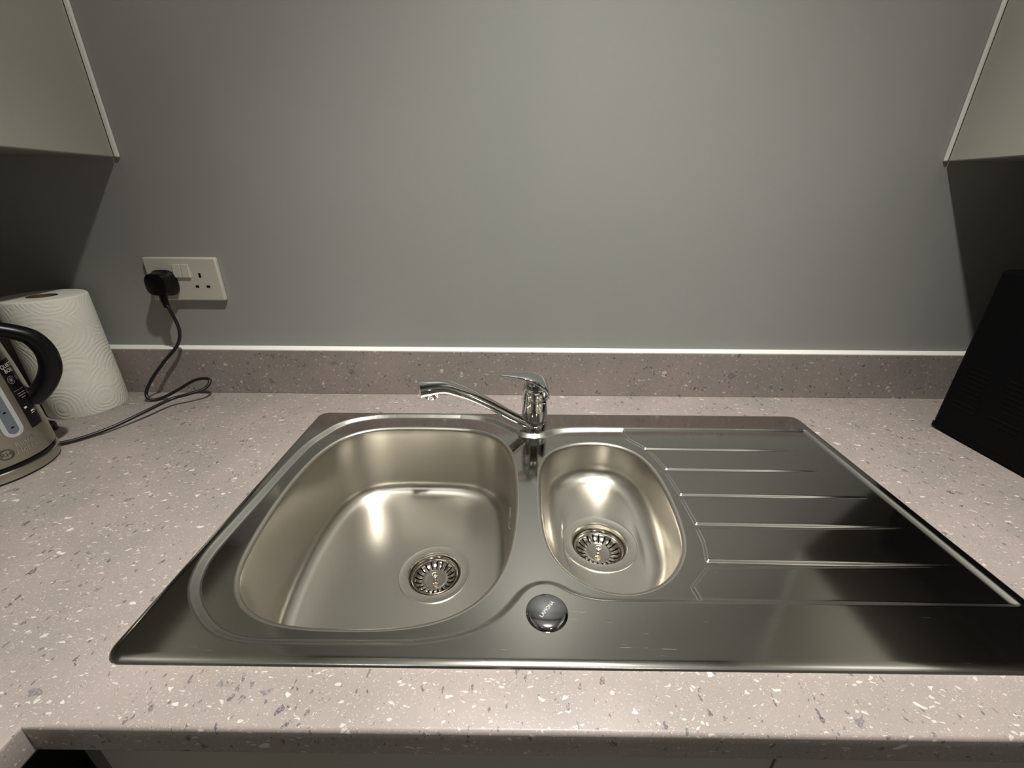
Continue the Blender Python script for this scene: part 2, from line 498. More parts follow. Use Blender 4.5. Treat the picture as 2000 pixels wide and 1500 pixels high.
DEP_A = [(-0.169, -0.1135), (-0.2625, -0.1162), (-0.3197, -0.1314), (-0.351, -0.1568), (-0.3695, -0.1958), (-0.3802, -0.2315), (-0.3860, -0.2915), (-0.3885, -0.3729), (-0.3910, -0.452), (-0.3906, -0.4818), (-0.3864, -0.5057), (-0.3746, -0.5342), (-0.3525, -0.5606), (-0.3229, -0.5834), (-0.2958, -0.5947), (-0.2658, -0.5991), (-0.2124, -0.5996), (-0.141, -0.5992), (-0.1055, -0.5983), (-0.0735, -0.5931), (-0.0423, -0.5828), (-0.0207, -0.568), (-0.0055, -0.5505), (0.0048, -0.5366), (0.0155, -0.5282), (0.0292, -0.5249), (0.0419, -0.5278), (0.0589, -0.5379), (0.0785, -0.5449), (0.1051, -0.5475), (0.1607, -0.5472)]
DEP_B = [(0.1455, -0.1632), (0.0959, -0.1658), (0.0659, -0.1731), (0.0457, -0.1849), (0.0282, -0.1889), (0.0092, -0.1836), (-0.0092, -0.1667), (-0.0274, -0.149), (-0.0489, -0.1339), (-0.0746, -0.1216), (-0.1166, -0.1148)]
ca = catmull(DEP_A, False, 6); cb = catmull(DEP_B, False, 6)
corner = lambda cx, cy, r, a0, a1: np.array([(cx + r * math.cos(R(a)), cy + r * math.sin(R(a))) for a in np.linspace(a0, a1, 5)])
DEP = np.vstack([ca, corner(0.5445, -0.5445, 0.004, -90, 0), corner(0.5440, -0.1690, 0.005, 0, 90), cb])
def rimloop(P, grow):
    C = resample(catmull(P, True, 8), 240)
    C = smooth_loop(C, 60)
    T = np.roll(C, -1, 0) - np.roll(C, 1, 0); T /= np.linalg.norm(T, axis=1)[:, None]
    area = 0.5 * np.sum(C[:, 0] * np.roll(C[:, 1], -1) - np.roll(C[:, 0], -1) * C[:, 1])
    N = np.stack([T[:, 1], -T[:, 0]], 1) * (1 if area > 0 else -1)     # outward
    return C + N * grow, N
def sdist(P, X, Y):
    """Signed distance to a closed polygon, positive inside."""
    best = np.full(X.shape, 1e9); inside = np.zeros(X.shape, bool)
    for (x0, y0), (x1, y1) in zip(P, np.roll(P, -1, 0)):
        dx, dy = x1 - x0, y1 - y0
        L = dx * dx + dy * dy
        if L < 1e-14: continue
        tt = np.clip(((X - x0) * dx + (Y - y0) * dy) / L, 0, 1)
        d = (X - x0 - tt * dx) ** 2 + (Y - y0 - tt * dy) ** 2
        best = np.minimum(best, d)
        c = (y0 > Y) != (y1 > Y)
        if dy != 0:
            inside ^= c & (X < (x1 - x0) * (Y - y0) / dy + x0)
    return np.sqrt(best) * np.where(inside, 1, -1)
def ramp(t, h=0.22):
    I = lambda u: np.where(u < 0, 0, np.where(u < 1, u * u / 2, u - 0.5))
    return (I(t + h) - I(t - h)) / (2 * h)
ZD, ZF = 0.0038, -0.0027
sink = thing('kitchen_sink', ((SX0 + SX1) / 2, (SY0 + SY1) / 2, 0), 'inset stainless steel one-and-a-half bowl sink with ribbed drainer on the right', 'sink')
def deck():
    h = 0.001
    nx = int(round((SX1 - SX0) / h)) + 1; ny = int(round((SY1 - SY0) / h)) + 1
    xs = np.linspace(SX0, SX1, nx); ys = np.linspace(SY0, SY1, ny)
    X, Y = np.meshgrid(xs, ys, indexing='ij')
    # rounded outer corners: pull the outermost vertices onto a rounded rectangle
    rc = 0.020
    cxm, cym = (SX0 + SX1) / 2, (SY0 + SY1) / 2; hx, hy = (SX1 - SX0) / 2, (SY1 - SY0) / 2
    def rr(X, Y):
        qx = np.abs(X - cxm) - hx + rc; qy = np.abs(Y - cym) - hy + rc
        return -(np.hypot(np.maximum(qx, 0), np.maximum(qy, 0)) + np.minimum(np.maximum(qx, qy), 0) - rc)
    D = rr(X, Y)
    e = 1e-5
    for _ in range(2):
        gx = (rr(X + e, Y) - rr(X - e, Y)) / (2 * e); gy = (rr(X, Y + e) - rr(X, Y - e)) / (2 * e)
        out = (D < 0) & (D > -0.004)
        X = np.where(out, X - D * gx, X); Y = np.where(out, Y - D * gy, Y); D = rr(X, Y)
    dead = D < -1e-4
    X0, Y0 = X.copy(), Y.copy()
    # bowl openings: snap the innermost kept vertices to the rim
    keepv = np.ones(X.shape, bool)
    for P in (RIM1, RIM2):
        C, N = rimloop(P, 0.005)
        S = sdist(C, X, Y)          # positive inside the bowl
        inside = S > 0
        fo = ~(inside[:-1, :-1] & inside[1:, :-1] & inside[:-1, 1:] & inside[1:, 1:])
        near = np.zeros(X.shape, bool)
        near[:-1, :-1] |= fo; near[1:, :-1] |= fo; near[:-1, 1:] |= fo; near[1:, 1:] |= fo
        idx = np.argwhere(inside & near)
        for i, j in idx:
            d = (C[:, 0] - X[i, j]) ** 2 + (C[:, 1] - Y[i, j]) ** 2
            k = int(d.argmin()); p = np.array((X[i, j], Y[i, j])); best = None
            for a_, b_ in ((k - 1, k), (k, (k + 1) % len(C))):
                A, B = C[a_], C[b_]; s_ = np.clip((p - A) @ (B - A) / ((B - A) @ (B - A)), 0, 1)
                q_ = A + s_ * (B - A)
                if best is None or np.sum((p - q_) ** 2) < best[0]: best = (np.sum((p - q_) ** 2), q_)
            X[i, j], Y[i, j] = best[1]
        keepv &= ~(inside & ~near)
    # height
    sd = sdist(DEP, X, Y)
    w = np.interp(X, [0.16, 0.26], [0.0088, 0.0068])
    front = np.clip((-0.40 - Y) / 0.12, 0, 1)
    w = w * (1 - 0.15 * front)
    s = ramp(sd / w)
    Z = ZD + (ZF - ZD) * s
    # drainer panels
    yc = [-0.235, -0.2965, -0.362, -0.4245, -0.490]
    xe = [0.500, 0.500, 0.520, 0.525, 0.538]
    yl = np.array([-0.160, -0.1807, -0.1955, -0.225, -0.234, -0.236, -0.243, -0.2636, -0.2874, -0.296, -0.297, -0.3059, -0.3537, -0.3615, -0.3625, -0.3704, -0.4158, -0.424, -0.425, -0.4325, -0.4538, -0.4821, -0.4895, -0.4905, -0.4965, -0.508, -0.5241, -0.5418, -0.56])
    xl = np.array([0.1985, 0.1988, 0.1992, 0.2216, 0.224, 0.2275, 0.2293, 0.2357, 0.2404, 0.241, 0.2385, 0.2387, 0.2420, 0.242, 0.2405, 0.2408, 0.2417, 0.241, 0.2396, 0.2395, 0.2386, 0.2311, 0.229, 0.2275, 0.2253, 0.2133, 0.1976, 0.2000, 0.203])
    XLf = np.interp(-Y, -yl, xl)
    slope = np.abs(np.interp(-Y, -yl, np.gradient(xl, -yl)))
    dl = (X - XLf) / np.sqrt(1 + np.minimum(slope, 1.5) ** 2)
    keep = ramp(dl / 0.0026)
    gro = np.zeros(X.shape)
    for c, e_ in zip(yc, xe):
        tx = np.clip((X - 0.23) / (e_ - 0.23), 0, 1)
        hw = 0.0062 - 0.0042 * tx
        g = 1 - ramp((np.abs(Y - c) - hw + 0.0026) / 0.0030)
        depth = np.clip((e_ - X) / 0.12, 0, 1) ** 0.8
        gro = np.maximum(gro, g * depth)
    inset = ramp((sd - w * 0.2) / (w * 0.8))
    Z = Z + 0.0027 * keep * (1 - gro) * inset
    # outer edge rolls down to the worktop
    de = np.maximum(rr(X, Y), 0)
    k = np.clip(de / 0.010, 0, 1)
    Z = np.where(de < 0.010, 0.0002 + (Z - 0.0002) * np.sqrt(np.maximum(0, 1 - (1 - k) ** 2)), Z)
    org = parent_loc(sink)
    idx = np.arange(nx * ny).reshape(nx, ny)
    ok = keepv[:-1, :-1] & keepv[1:, :-1] & keepv[:-1, 1:] & keepv[1:, 1:]
    dd = ~(dead[:-1, :-1] | dead[1:, :-1] | dead[:-1, 1:] | dead[1:, 1:])
    ok &= dd
    F = np.stack([idx[:-1, :-1][ok], idx[1:, :-1][ok], idx[1:, 1:][ok], idx[:-1, 1:][ok]], 1)
    used = np.zeros(nx * ny, bool); used[F.ravel()] = True
    remap = np.cumsum(used) - 1
    V = np.stack([X.ravel(), Y.ravel(), Z.ravel()], 1)[used] - np.array(org)
    F = remap[F]
    me = bpy.data.meshes.new('deck')
    me.vertices.add(len(V)); me.vertices.foreach_set('co', V.astype(np.float32).ravel())
    me.loops.add(len(F) * 4); me.loops.foreach_set('vertex_index', F.astype(np.int32).ravel())
    me.polygons.add(len(F)); me.polygons.foreach_set('loop_start', np.arange(0, len(F) * 4, 4, dtype=np.int32))
    me.polygons.foreach_set('use_smooth', np.ones(len(F), bool))
    me.update(calc_edges=True); me.validate()
    return finish('drainer_deck', me, M_deck, sink, True, angle=180, org=org)
deck()

W1, W2 = (-0.1345, -0.3765), (0.1235, -0.3805)
def bowl(P, depth, Rf, draft, wc, label, wr=0.0565):
    C, N = rimloop(P, 0.005)
    rings = []
    def ring(d, z, rel=0):
        rings.append([(p[0], p[1], z) for p in (C - N * d)])
    ring(-0.0015, ZF - 0.0003); ring(0.0, ZF - 0.00005)
    r = 0.0065
    for a in (10, 20, 32, 44, 56, 68, 80):
        ring(r * math.sin(R(a)), ZF - r * (1 - math.cos(R(a))))
    zb = -depth
    d0, z0 = r * 0.985, ZF - r * 0.83
    d1, z1 = r + draft, zb + Rf
    for k in range(1, 9):
        s_ = k / 8; ring(d0 + (d1 - d0) * s_, z0 + (z1 - z0) * s_)
    for a in range(8, 91, 8):
        ring(d1 + Rf * (1 - math.cos(R(a))), z1 - Rf * math.sin(R(a)))
    last = np.array(rings[-1])[:, :2]
    ang = np.unwrap(np.arctan2(last[:, 1] - wc[1], last[:, 0] - wc[0]))
    K = 16; A = smooth_loop_open(ang)
    for k in range(1, K + 1):
        s_ = k / K
        cx_ = wc[0] + wr * np.cos(A); cy_ = wc[1] + wr * np.sin(A)
        px_ = last[:, 0] * (1 - s_) + cx_ * s_; py_ = last[:, 1] * (1 - s_) + cy_ * s_
        zz = zb - 0.0035 * (1 - (1 - s_) ** 1.6)
        rings.append([(a_, b_, zz) for a_, b_ in zip(px_, py_)])
    V, F = loft(rings)
    return obj('bowl', V, F, M_bowl, sink, smooth=True, angle=180, label=label), zb - 0.0035
def smooth_loop_open(a):
    return a
b1, zb1 = bowl(RIM1, 0.143, 0.026, 0.008, W1, 'large satin steel bowl')
b2, zb2 = bowl(RIM2, 0.072, 0.030, 0.006, W2, 'small half-depth satin steel bowl')

def waste(c, z, label):
    prof = [(0.0572, -0.0002), (0.0569, 0.0010), (0.0562, 0.0013), (0.0552, 0.0010), (0.0440, 0.0004), (0.0428, 0.0005), (0.0412, -0.0010), (0.0402, -0.0035), (0.0396, -0.0100), (0.0390, -0.0150), (0.0300, -0.0260), (0.0200, -0.0300), (0.0, -0.0300)]
    v, f = lathe((c[0], c[1], z), prof, 72)
    return obj('waste_ring', v, f, M_bowl, sink, smooth=True, angle=40, label=label)
waste(W1, zb1, None)
waste(W2, zb2, None)

def strainer(c, z, label, rot):
    t_ = thing('basket_strainer', (c[0], c[1], z - 0.012), label, 'strainer', 'basket strainers in the sink wastes')
    o3 = (c[0], c[1], z)
    # outer rim and inner disc as lathes, ribs between them
    v1 = lathe(o3, [(0.0378, -0.002), (0.0380, 0.0), (0.0372, 0.0008), (0.0355, -0.0004), (0.0340, -0.0026), (0.0325, -0.0048), (0.0328, -0.0056)], 72)
    obj('rim', *v1, M_strain, t_, smooth=True, angle=60)
    v2 = lathe(o3, [(0.0196, -0.0125), (0.0192, -0.0106), (0.0178, -0.0102), (0.0165, -0.0104), (0.008, -0.0106), (0.0, -0.0104)], 48)
    obj('centre_disc', *v2, M_strain, t_, smooth=True, angle=60)
    parts = []
    n = 20
    for k in range(n):
        a0 = 2 * math.pi * (k + 0.14) / n + rot; a1 = 2 * math.pi * (k + 0.86) / n + rot
        prof = [(0.0192, -0.0107), (0.0215, -0.0108), (0.0250, -0.0100), (0.0285, -0.0080), (0.0310, -0.0062), (0.0330, -0.0040)]
        V = []; F = []
        for q_, (r, zz) in enumerate(prof):
            for s_ in range(4):
                lim0, lim1 = (a0, a1) if 0 < q_ < 5 else (2 * math.pi * k / n + rot, 2 * math.pi * (k + 1) / n + rot)
                a = lim0 + (lim1 - lim0) * s_ / 3
                bulge = 0.0004 * math.sin(math.pi * s_ / 3)
                V.append((c[0] + r * math.cos(a), c[1] + r * math.sin(a), z + zz + bulge))
        for q_ in range(len(prof) - 1):
            for s_ in range(3):
                F.append((q_ * 4 + s_, q_ * 4 + s_ + 1, (q_ + 1) * 4 + s_ + 1, (q_ + 1) * 4 + s_))
        parts.append((V, F))
    obj('basket', *join_vf(parts), M_strain, t_, smooth=True, angle=60)
    v4 = lathe(o3, [(0.0333, -0.0075), (0.028, -0.014), (0.018, -0.019), (0.0, -0.019)], 32)
    obj('slot_shade', *v4, M_dark, t_, smooth=True)  # near-black cup added so the strainer slots look deep in shade
    v5 = lathe(o3, [(0.0030, -0.0108), (0.0024, -0.0085), (0.0022, -0.0045), (0.0040, -0.0030), (0.0048, -0.0012), (0.0038, 0.0006), (0.0015, 0.0012), (0.0, 0.0012)], 20)
    obj('knob', *v5, M_strain, t_, smooth=True, angle=60)
    return t_
strainer(W1, zb1 - 0.0030, 'round slotted steel basket strainer in the large bowl', 0.05)
strainer((W2[0], W2[1]), zb2 - 0.0085, 'round slotted steel basket strainer sunk deep in the small bowl', 0.12)

# overflow rose on the right-hand wall of the large bowl
ov = []
for k in range(24):
    a = 2 * math.pi * k / 24
    ov.append((math.cos(a), math.sin(a)))
cxo, cyo, czo = -0.0122, -0.372, -0.034
rings = [[(cxo - dx, cyo + 0.024 * s_ * a, czo + 0.010 * s_ * b) for a, b in ov] for dx, s_ in ((0.0, 1.0), (0.002, 0.98), (0.003, 0.85), (0.003, 0.5), (0.0015, 0.42))]
obj('overflow_plate', *loft(rings, True, False, True), M_chrome, sink, smooth=True, angle=60)

# tap-hole cover (round polished disc with lettering)
cd = (0.0285, -0.5625)
cap = thing('control_disc', (cd[0], cd[1], ZD), 'round domed chrome disc with small lettering in the front of the sink deck', 'disc')
pr = [(0.0226, -0.0004), (0.0224, 0.0010), (0.0215, 0.0019)] + [(0.0212 * math.cos(R(a)), 0.0019 + 0.0038 * math.sin(R(a))) for a in (6, 14, 24, 36, 50, 65, 80, 90)]
obj('dome', *lathe((cd[0], cd[1], ZD), pr, 64), M_disc, cap, smooth=True, angle=70)
def disc_fn(u, v, w):
    a = R(52)
    x, y = u * math.cos(a) - v * math.sin(a), u * math.sin(a) + v * math.cos(a)
    r = min(math.hypot(x, y) / 0.0212, 0.999)
    return (cd[0] + x, cd[1] + y, ZD + 0.0019 + 0.0038 * math.sqrt(1 - r * r) + 0.00012 + w)
obj('lettering', *text_vf('LAMONA', 0.0056, disc_fn), M_print, cap)

# ------------------------------------------------------------------ mixer tap
TC = (0.0305, -0.1610)
tap = thing('mixer_tap', (TC[0], TC[1], ZD), 'chrome single-lever mixer tap standing behind the two bowls', 'tap')
zt0 = ZD
pr = [(0.0246, 0.0), (0.0246, 0.0014), (0.0242, 0.0020), (0.0240, 0.0026), (0.0240, 0.0160), (0.0238, 0.0163), (0.0238, 0.0167), (0.0240, 0.0170),
      (0.0240, 0.0600), (0.0238, 0.0612), (0.0229, 0.0618), (0.0229, 0.0626)]
obj('body', *lathe((TC[0], TC[1], zt0), pr, 64, cap0=True), M_chrome, tap, smooth=True, angle=38)
pr = [(0.0232, 0.0628), (0.0236, 0.0640), (0.0234, 0.0760), (0.0215, 0.0880), (0.0190, 0.0950), (0.0120, 0.0985), (0.0, 0.0990)]
obj('cartridge_cover', *lathe((TC[0], TC[1], zt0), pr, 64), M_chrome, tap, smooth=True, angle=50)
# lever: arched blade that wraps the right-hand shoulder and reaches out to the left
lev = [  # x, z of the upper line, z of the lower line, half width in y
    (0.0555, 0.0740, 0.0660, 0.0195), (0.0553, 0.0835, 0.0670, 0.0228), (0.0528, 0.0925, 0.0720, 0.0243), (0.0475, 0.0995, 0.0800, 0.0248),
    (0.0400, 0.1048, 0.0880, 0.0245), (0.0310, 0.1082, 0.0950, 0.0235), (0.0200, 0.1105, 0.1010, 0.0210), (0.0080, 0.1118, 0.1050, 0.0175),
    (-0.0050, 0.1125, 0.1075, 0.0140), (-0.0190, 0.1132, 0.1092, 0.0118), (-0.0310, 0.1140, 0.1102, 0.0110), (-0.0365, 0.1138, 0.1106, 0.0096)]
lp = catmull(lev, False, 4); rings = []
for x, zu, zl, hw in lp:
    zm, hz = (zu + zl) / 2, (zu - zl) / 2
    rings.append([(x, TC[1] + hw * np.sign(math.cos(a)) * abs(math.cos(a)) ** 0.65, zm + hz * np.sign(math.sin(a)) * abs(math.sin(a)) ** 0.65) for a in np.linspace(0, 2 * math.pi, 28, endpoint=False)])
obj('lever', *loft(rings, True, True, True), M_chrome, tap, smooth=True, angle=60)
# spout: flattened tube rising to the left and forward
sp = [(0.0222, -0.1643, 0.0065), (-0.0123, -0.1773, 0.0345), (-0.0493, -0.1913, 0.0640), (-0.0842, -0.2045, 0.0895), (-0.1092, -0.2139, 0.1040), (-0.1295, -0.2216, 0.1135), (-0.1520, -0.2300, 0.1152), (-0.1665, -0.2355, 0.1150)]
sp[0] = (0.0222, -0.1643, 0.0090)
hwz = [(0.0100, 0.0085), (0.0100, 0.0084), (0.0110, 0.0088), (0.0120, 0.0095), (0.0128, 0.0100), (0.0135, 0.0108), (0.0142, 0.0130), (0.0140, 0.0145)]
q_ = catmull([a + b for a, b in zip(sp, hwz)], False, 6); rings = []
dirh = Vector((-0.196, -0.074, 0)).normalized(); side = Vector((dirh.y, -dirh.x, 0))
for i, r in enumerate(q_):
    d = Vector(q_[min(i + 1, len(q_) - 1)][:3]) - Vector(q_[max(i - 1, 0)][:3]); d.normalize()
    n_ = side.cross(d).normalized()
    if n_.z < 0: n_ = -n_
    rg = []
    for a in np.linspace(0, 2 * math.pi, 28, endpoint=False):
        ca_, sa_ = math.cos(a), math.sin(a)
        rg.append(tuple(Vector(r[:3]) + side * float(r[3] * np.sign(ca_) * abs(ca_) ** 0.6) + n_ * float(r[4] * np.sign(sa_) * abs(sa_) ** 0.7)))
    rings.append(rg)
spout = obj('spout', *loft(rings, True, True, True), M_chrome, tap, smooth=True, angle=50)
ac = Vector(sp[-2]) + Vector((0.0035, 0.001, 0.002))
obj('aerator', *lathe((ac.x, ac.y, 0), [(0.0118, ac.z - 0.006), (0.0116, ac.z - 0.0195), (0.0106, ac.z - 0.0208), (0.0090, ac.z - 0.0208), (0.0088, ac.z - 0.016), (0.0, ac.z - 0.016)], 32), M_chrome, spout, smooth=True, angle=40)

# ------------------------------------------------------------------ wall socket with plug and flex
S0x, S0z, SW, SH = -0.7525, 0.2077, 0.146, 0.086
so = thing('wall_socket', (S0x + SW / 2, 0, S0z), 'white double wall socket on the grey wall above the worktop', 'socket')
box('faceplate', S0x, S0x + SW, -0.0098, -0.0002, S0z, S0z + SH, M_white, so, bevel=0.0028, seg=3)
xm = S0x + SW / 2; zc = S0z + SH / 2
for s_ in (-1, 1):
    xa = xm + (-0.0165 if s_ < 0 else 0.0008)
    v = [(xa, -0.0095, zc + 0.0035), (xa + 0.0157, -0.0095, zc + 0.0035), (xa, -0.0135, zc + 0.0045), (xa + 0.0157, -0.0135, zc + 0.0045),
         (xa, -0.0108, zc + 0.0300), (xa + 0.0157, -0.0108, zc + 0.0300), (xa, -0.0095, zc + 0.0305), (xa + 0.0157, -0.0095, zc + 0.0305)]
    f = [(0, 1, 3, 2), (2, 3, 5, 4), (4, 5, 7, 6), (0, 2, 4, 6), (1, 7, 5, 3), (0, 6, 7, 1)]
    obj('rocker_switch', v, f, M_white, so, bevel=0.0006)
ex = xm + 0.0345
for (dx, dz, w_, h_) in ((0, 0.0085, 0.0045, 0.0085), (-0.0112, -0.0140, 0.0070, 0.0045), (0.0112, -0.0140, 0.0070, 0.0045)):
    box('pin_hole_shade', ex + dx - w_ / 2, ex + dx + w_ / 2, -0.0101, -0.006, zc + dz - h_ / 2, zc + dz + h_ / 2, M_dark, so)  # dark blocks painted as the shade inside the pin holes

pgx, pgz = -0.7165, 0.2450
pl = thing('mains_plug', (pgx, -0.0105, pgz), 'black moulded plug in the left outlet of the wall socket', 'plug')
def plug_ring(y, s_, n=40):
    out = []
    for k in range(n):
        a = 2 * math.pi * k / n
        ca_, sa_ = math.cos(a), math.sin(a)
        x = 0.0255 * s_ * np.sign(ca_) * abs(ca_) ** 0.62
        z = 0.0255 * s_ * np.sign(sa_) * abs(sa_) ** 0.70
        if z > 0: x *= 1 - 0.10 * (z / 0.025)
        out.append((pgx + x, y, pgz + z))
    return out
rs = [plug_ring(-0.0105, 0.97), plug_ring(-0.0130, 1.0), plug_ring(-0.0190, 1.0), plug_ring(-0.0215, 0.90), plug_ring(-0.0290, 0.86), plug_ring(-0.0370, 0.86), plug_ring(-0.0405, 0.80), plug_ring(-0.0418, 0.60)]
obj('plug_body', *loft(rs, True, True, True), M_black, pl, smooth=True, angle=50)
obj('strain_relief', *tube([(pgx + 0.001, -0.030, pgz - 0.018), (pgx + 0.002, -0.033, pgz - 0.030), (pgx + 0.005, -0.035, pgz - 0.046)], [0.0078, 0.0066, 0.0050], 14), M_black, pl, smooth=True)
CORD = [(-0.7125, -0.035, 0.2080), (-0.7060, -0.036, 0.1900), (-0.7050, -0.031, 0.1522), (-0.7193, -0.030, 0.1186), (-0.7571, -0.035, 0.0809), (-0.7865, -0.045, 0.0457), (-0.7959, -0.06, 0.0202), (-0.7881, -0.065, 0.0070), (-0.77, -0.055, 0.0055), (-0.738, -0.042, 0.0205), (-0.7084, -0.034, 0.0368), (-0.6853, -0.032, 0.0420), (-0.6702, -0.035, 0.0388), (-0.6751, -0.05, 0.026), (-0.6988, -0.07, 0.0218), (-0.7235, -0.088, 0.0183), (-0.7389, -0.1364, 0.015), (-0.764, -0.1877, 0.0080), (-0.792, -0.224, 0.0050), (-0.8120, -0.2420, 0.0060)]
cc = catmull(CORD, False, 8)
obj('flex', *tube(cc, 0.0033, 12), M_cable, pl, smooth=True)

# ------------------------------------------------------------------ kettle on its base
KC = (-0.8548, -0.3099)
kb = thing('power_base', (KC[0], KC[1], 0), 'round brushed steel power base with black rim under the kettle', 'stand')
obj('foot', *lathe((KC[0], KC[1], 0), [(0.0, 0.0), (0.0765, 0.0), (0.0790, 0.0008), (0.0800, 0.0030), (0.0798, 0.0042)], 72, cap0=False), M_black, kb, smooth=True, angle=40)
obj('band', *lathe((KC[0], KC[1], 0), [(0.0806, 0.0036), (0.0818, 0.0060), (0.0828, 0.0140), (0.0826, 0.0180), (0.080, 0.0192)], 72), M_ksteel, kb, smooth=True, angle=40)
obj('black_rim', *lathe((KC[0], KC[1], 0), [(0.0802, 0.0180), (0.0806, 0.0245), (0.077, 0.0255), (0.0, 0.0255)], 72), M_black, kb, smooth=True, angle=40)
ke = thing('kettle', (KC[0], KC[1], 0.0256), 'brushed steel kettle with black loop handle beside the paper towel roll', 'kettle')
KZ = [0.0256, 0.028, 0.06, 0.09, 0.12, 0.15, 0.17, 0.20, 0.222, 0.232]
KR = [0.0795, 0.0818, 0.0812, 0.0803, 0.0788, 0.0770, 0.0754, 0.0722, 0.0690, 0.0660]
def krad(z): return float(np.interp(z, KZ, KR))
obj('body', *lathe((KC[0], KC[1], 0), list(zip(KR, KZ)), 96), M_ksteel, ke, smooth=True, angle=40)
obj('lid', *lathe((KC[0], KC[1], 0), [(0.0662, 0.2315), (0.0655, 0.236), (0.060, 0.241), (0.04, 0.246), (0.0, 0.248)], 64), M_black, ke, smooth=True, angle=40)
obj('lid_knob', *lathe((KC[0], KC[1], 0), [(0.012, 0.246), (0.013, 0.256), (0.010, 0.260), (0.0, 0.261)], 24), M_black, ke, smooth=True, angle=40)
def kp(th, z, off=0.0):
    r = krad(z) + off
    return (KC[0] + r * math.cos(R(th)), KC[1] + r * math.sin(R(th)), z)
def kpatch(name, outline, m, off, parent, label=None, n=14):
    """A curved plate on the kettle wall; outline is rows of (z, theta_min, theta_max)."""
    V = []; F = []
    for z, a, b in outline:
        for k in range(n + 1): V.append(kp(a + (b - a) * k / n, z, off))
    for z, a, b in outline:
        for k in range(n + 1): V.append(kp(a + (b - a) * k / n, z, -0.002))
    m_ = len(outline); nn = n + 1; base = m_ * nn
    for i in range(m_ - 1):
        for k in range(n):
            F.append((i * nn + k, i * nn + k + 1, (i + 1) * nn + k + 1, (i + 1) * nn + k))
        for k in (0, n):
            F.append((i * nn + k, (i + 1) * nn + k, base + (i + 1) * nn + k, base + i * nn + k))
    for i in (0, m_ - 1):
        for k in range(n):
            F.append((i * nn + k, i * nn + k + 1, base + i * nn + k + 1, base + i * nn + k))
    return obj(name, V, F, m, parent, smooth=True, angle=40, label=label)
def stadium(zc0, zc1, thc, r):
    rows = []
    k_ = 57.3 / 0.079
    for a in np.linspace(-90, 0, 7): rows.append((zc0 + r * math.sin(R(a)), thc - r * math.cos(R(a)) * k_ - 0.01, thc + r * math.cos(R(a)) * k_ + 0.01))
    for z in np.linspace(zc0, zc1, 8)[1:-1]: rows.append((z, thc - r * k_, thc + r * k_))
    for a in np.linspace(0, 90, 7): rows.append((zc1 + r * math.sin(R(a)), thc - r * math.cos(R(a)) * k_ - 0.01, thc + r * math.cos(R(a)) * k_ + 0.01))
    return rows
win = kpatch('water_window', stadium(0.0795, 0.190, -6.0, 0.0125), M_glass, 0.0010, ke)
kpatch('window_pane', stadium(0.0795, 0.188, -6.3, 0.0066), M_inner, 0.0016, win)
for z in (0.083, 0.1075, 0.132, 0.156):
    v = [kp(-6.3 + a, z + b, 0.0019) for a, b in ((-1.3, -0.0012), (1.3, -0.0012), (1.3, 0.0012), (-1.3, 0.0012))]
    obj('level_mark', v, [(0, 1, 2, 3)], M_dark, win)
st = kpatch('sticker', [(z, np.interp(z, [0.068, 0.178], [11.5, 12.0]), np.interp(z, [0.068, 0.178], [28.5, 32.6])) for z in np.linspace(0.068, 0.178, 12)], M_black, 0.0006, ke, label='black printed sticker')
def ktext(s, size, th, z, off=0.0009, squash=1.0):
    def fn(u, v, w): return kp(th + math.degrees(u * squash / 0.078), z + v, off + w)
    return text_vf(s, size, fn)
parts = [ktext('QUIET', 0.0085, 22.5, 0.1688), ktext('BOIL', 0.0085, 22.5, 0.1612)]
obj('print', *join_vf(parts), M_print, st)
def karc(th, z, r, w, a0, a1, n=28, off=0.0009):
    V = []; F = []
    for k in range(n + 1):
        a = R(a0 + (a1 - a0) * k / n)
        for rr_ in (r - w / 2, r + w / 2):
            V.append(kp(th + math.degrees(rr_ * math.cos(a) / 0.078), z + rr_ * math.sin(a), off))
    for k in range(n): F.append((2 * k, 2 * k + 1, 2 * k + 3, 2 * k + 2))
    return V, F
def kbar(th0, th1, z, h_, off=0.0009):
    n = 6; V = [kp(th0 + (th1 - th0) * k / n, z + s_ * h_ / 2, off) for k in range(n + 1) for s_ in (-1, 1)]
    return V, [(2 * k, 2 * k + 1, 2 * k + 3, 2 * k + 2) for k in range(n)]
parts = [karc(18.0, 0.1475, 0.0060, 0.0007, 20, 340), karc(18.0, 0.1475, 0.0034, 0.0005, 0, 360), karc(18.0, 0.1475, 0.0010, 0.0020, 0, 360, 10),
         karc(24.0, 0.1475, 0.0030, 0.0006, -60, 60, 8), karc(25.2, 0.1475, 0.0042, 0.0006, -60, 60, 8), kbar(12.8, 28.5, 0.1300, 0.0006),
         kbar(15.0, 20.5, 0.1245, 0.0012), kbar(21.2, 27.5, 0.1245, 0.0012), kbar(15.2, 22.5, 0.1208, 0.0012), kbar(23.2, 27.2, 0.1208, 0.0012), kbar(18.0, 25.0, 0.1171, 0.0012)]
obj('small_print', *join_vf(parts), M_grey, st)
parts = [kbar(13.8, 17.6, 0.1015, 0.0030), kbar(19.5, 24.0, 0.0925, 0.0024), kbar(19.0, 24.0, 0.0890, 0.0010), karc(25.6, 0.0920, 0.0018, 0.0006, 0, 360, 12)]
obj('icon', *join_vf(parts), M_print, st)
obj('wordmark', *join_vf([ktext('Russell', 0.0105, -1.0, 0.0560, 0.0004, 1.0), ktext('Hobbs', 0.0105, -2.5, 0.0440, 0.0004, 1.0)]), M_emboss, ke, label='embossed lettering')
parts = [karc(-20.5, 0.0460, 0.0080, 0.0011, 0, 360, 32, 0.0005), karc(-20.5, 0.0460, 0.0066, 0.0004, 0, 360, 32, 0.0005), ktext('RH', 0.0095, -20.5, 0.0460, 0.0005)]
obj('emblem', *join_vf(parts), M_emblem, ke, label='dark round engraved monogram')
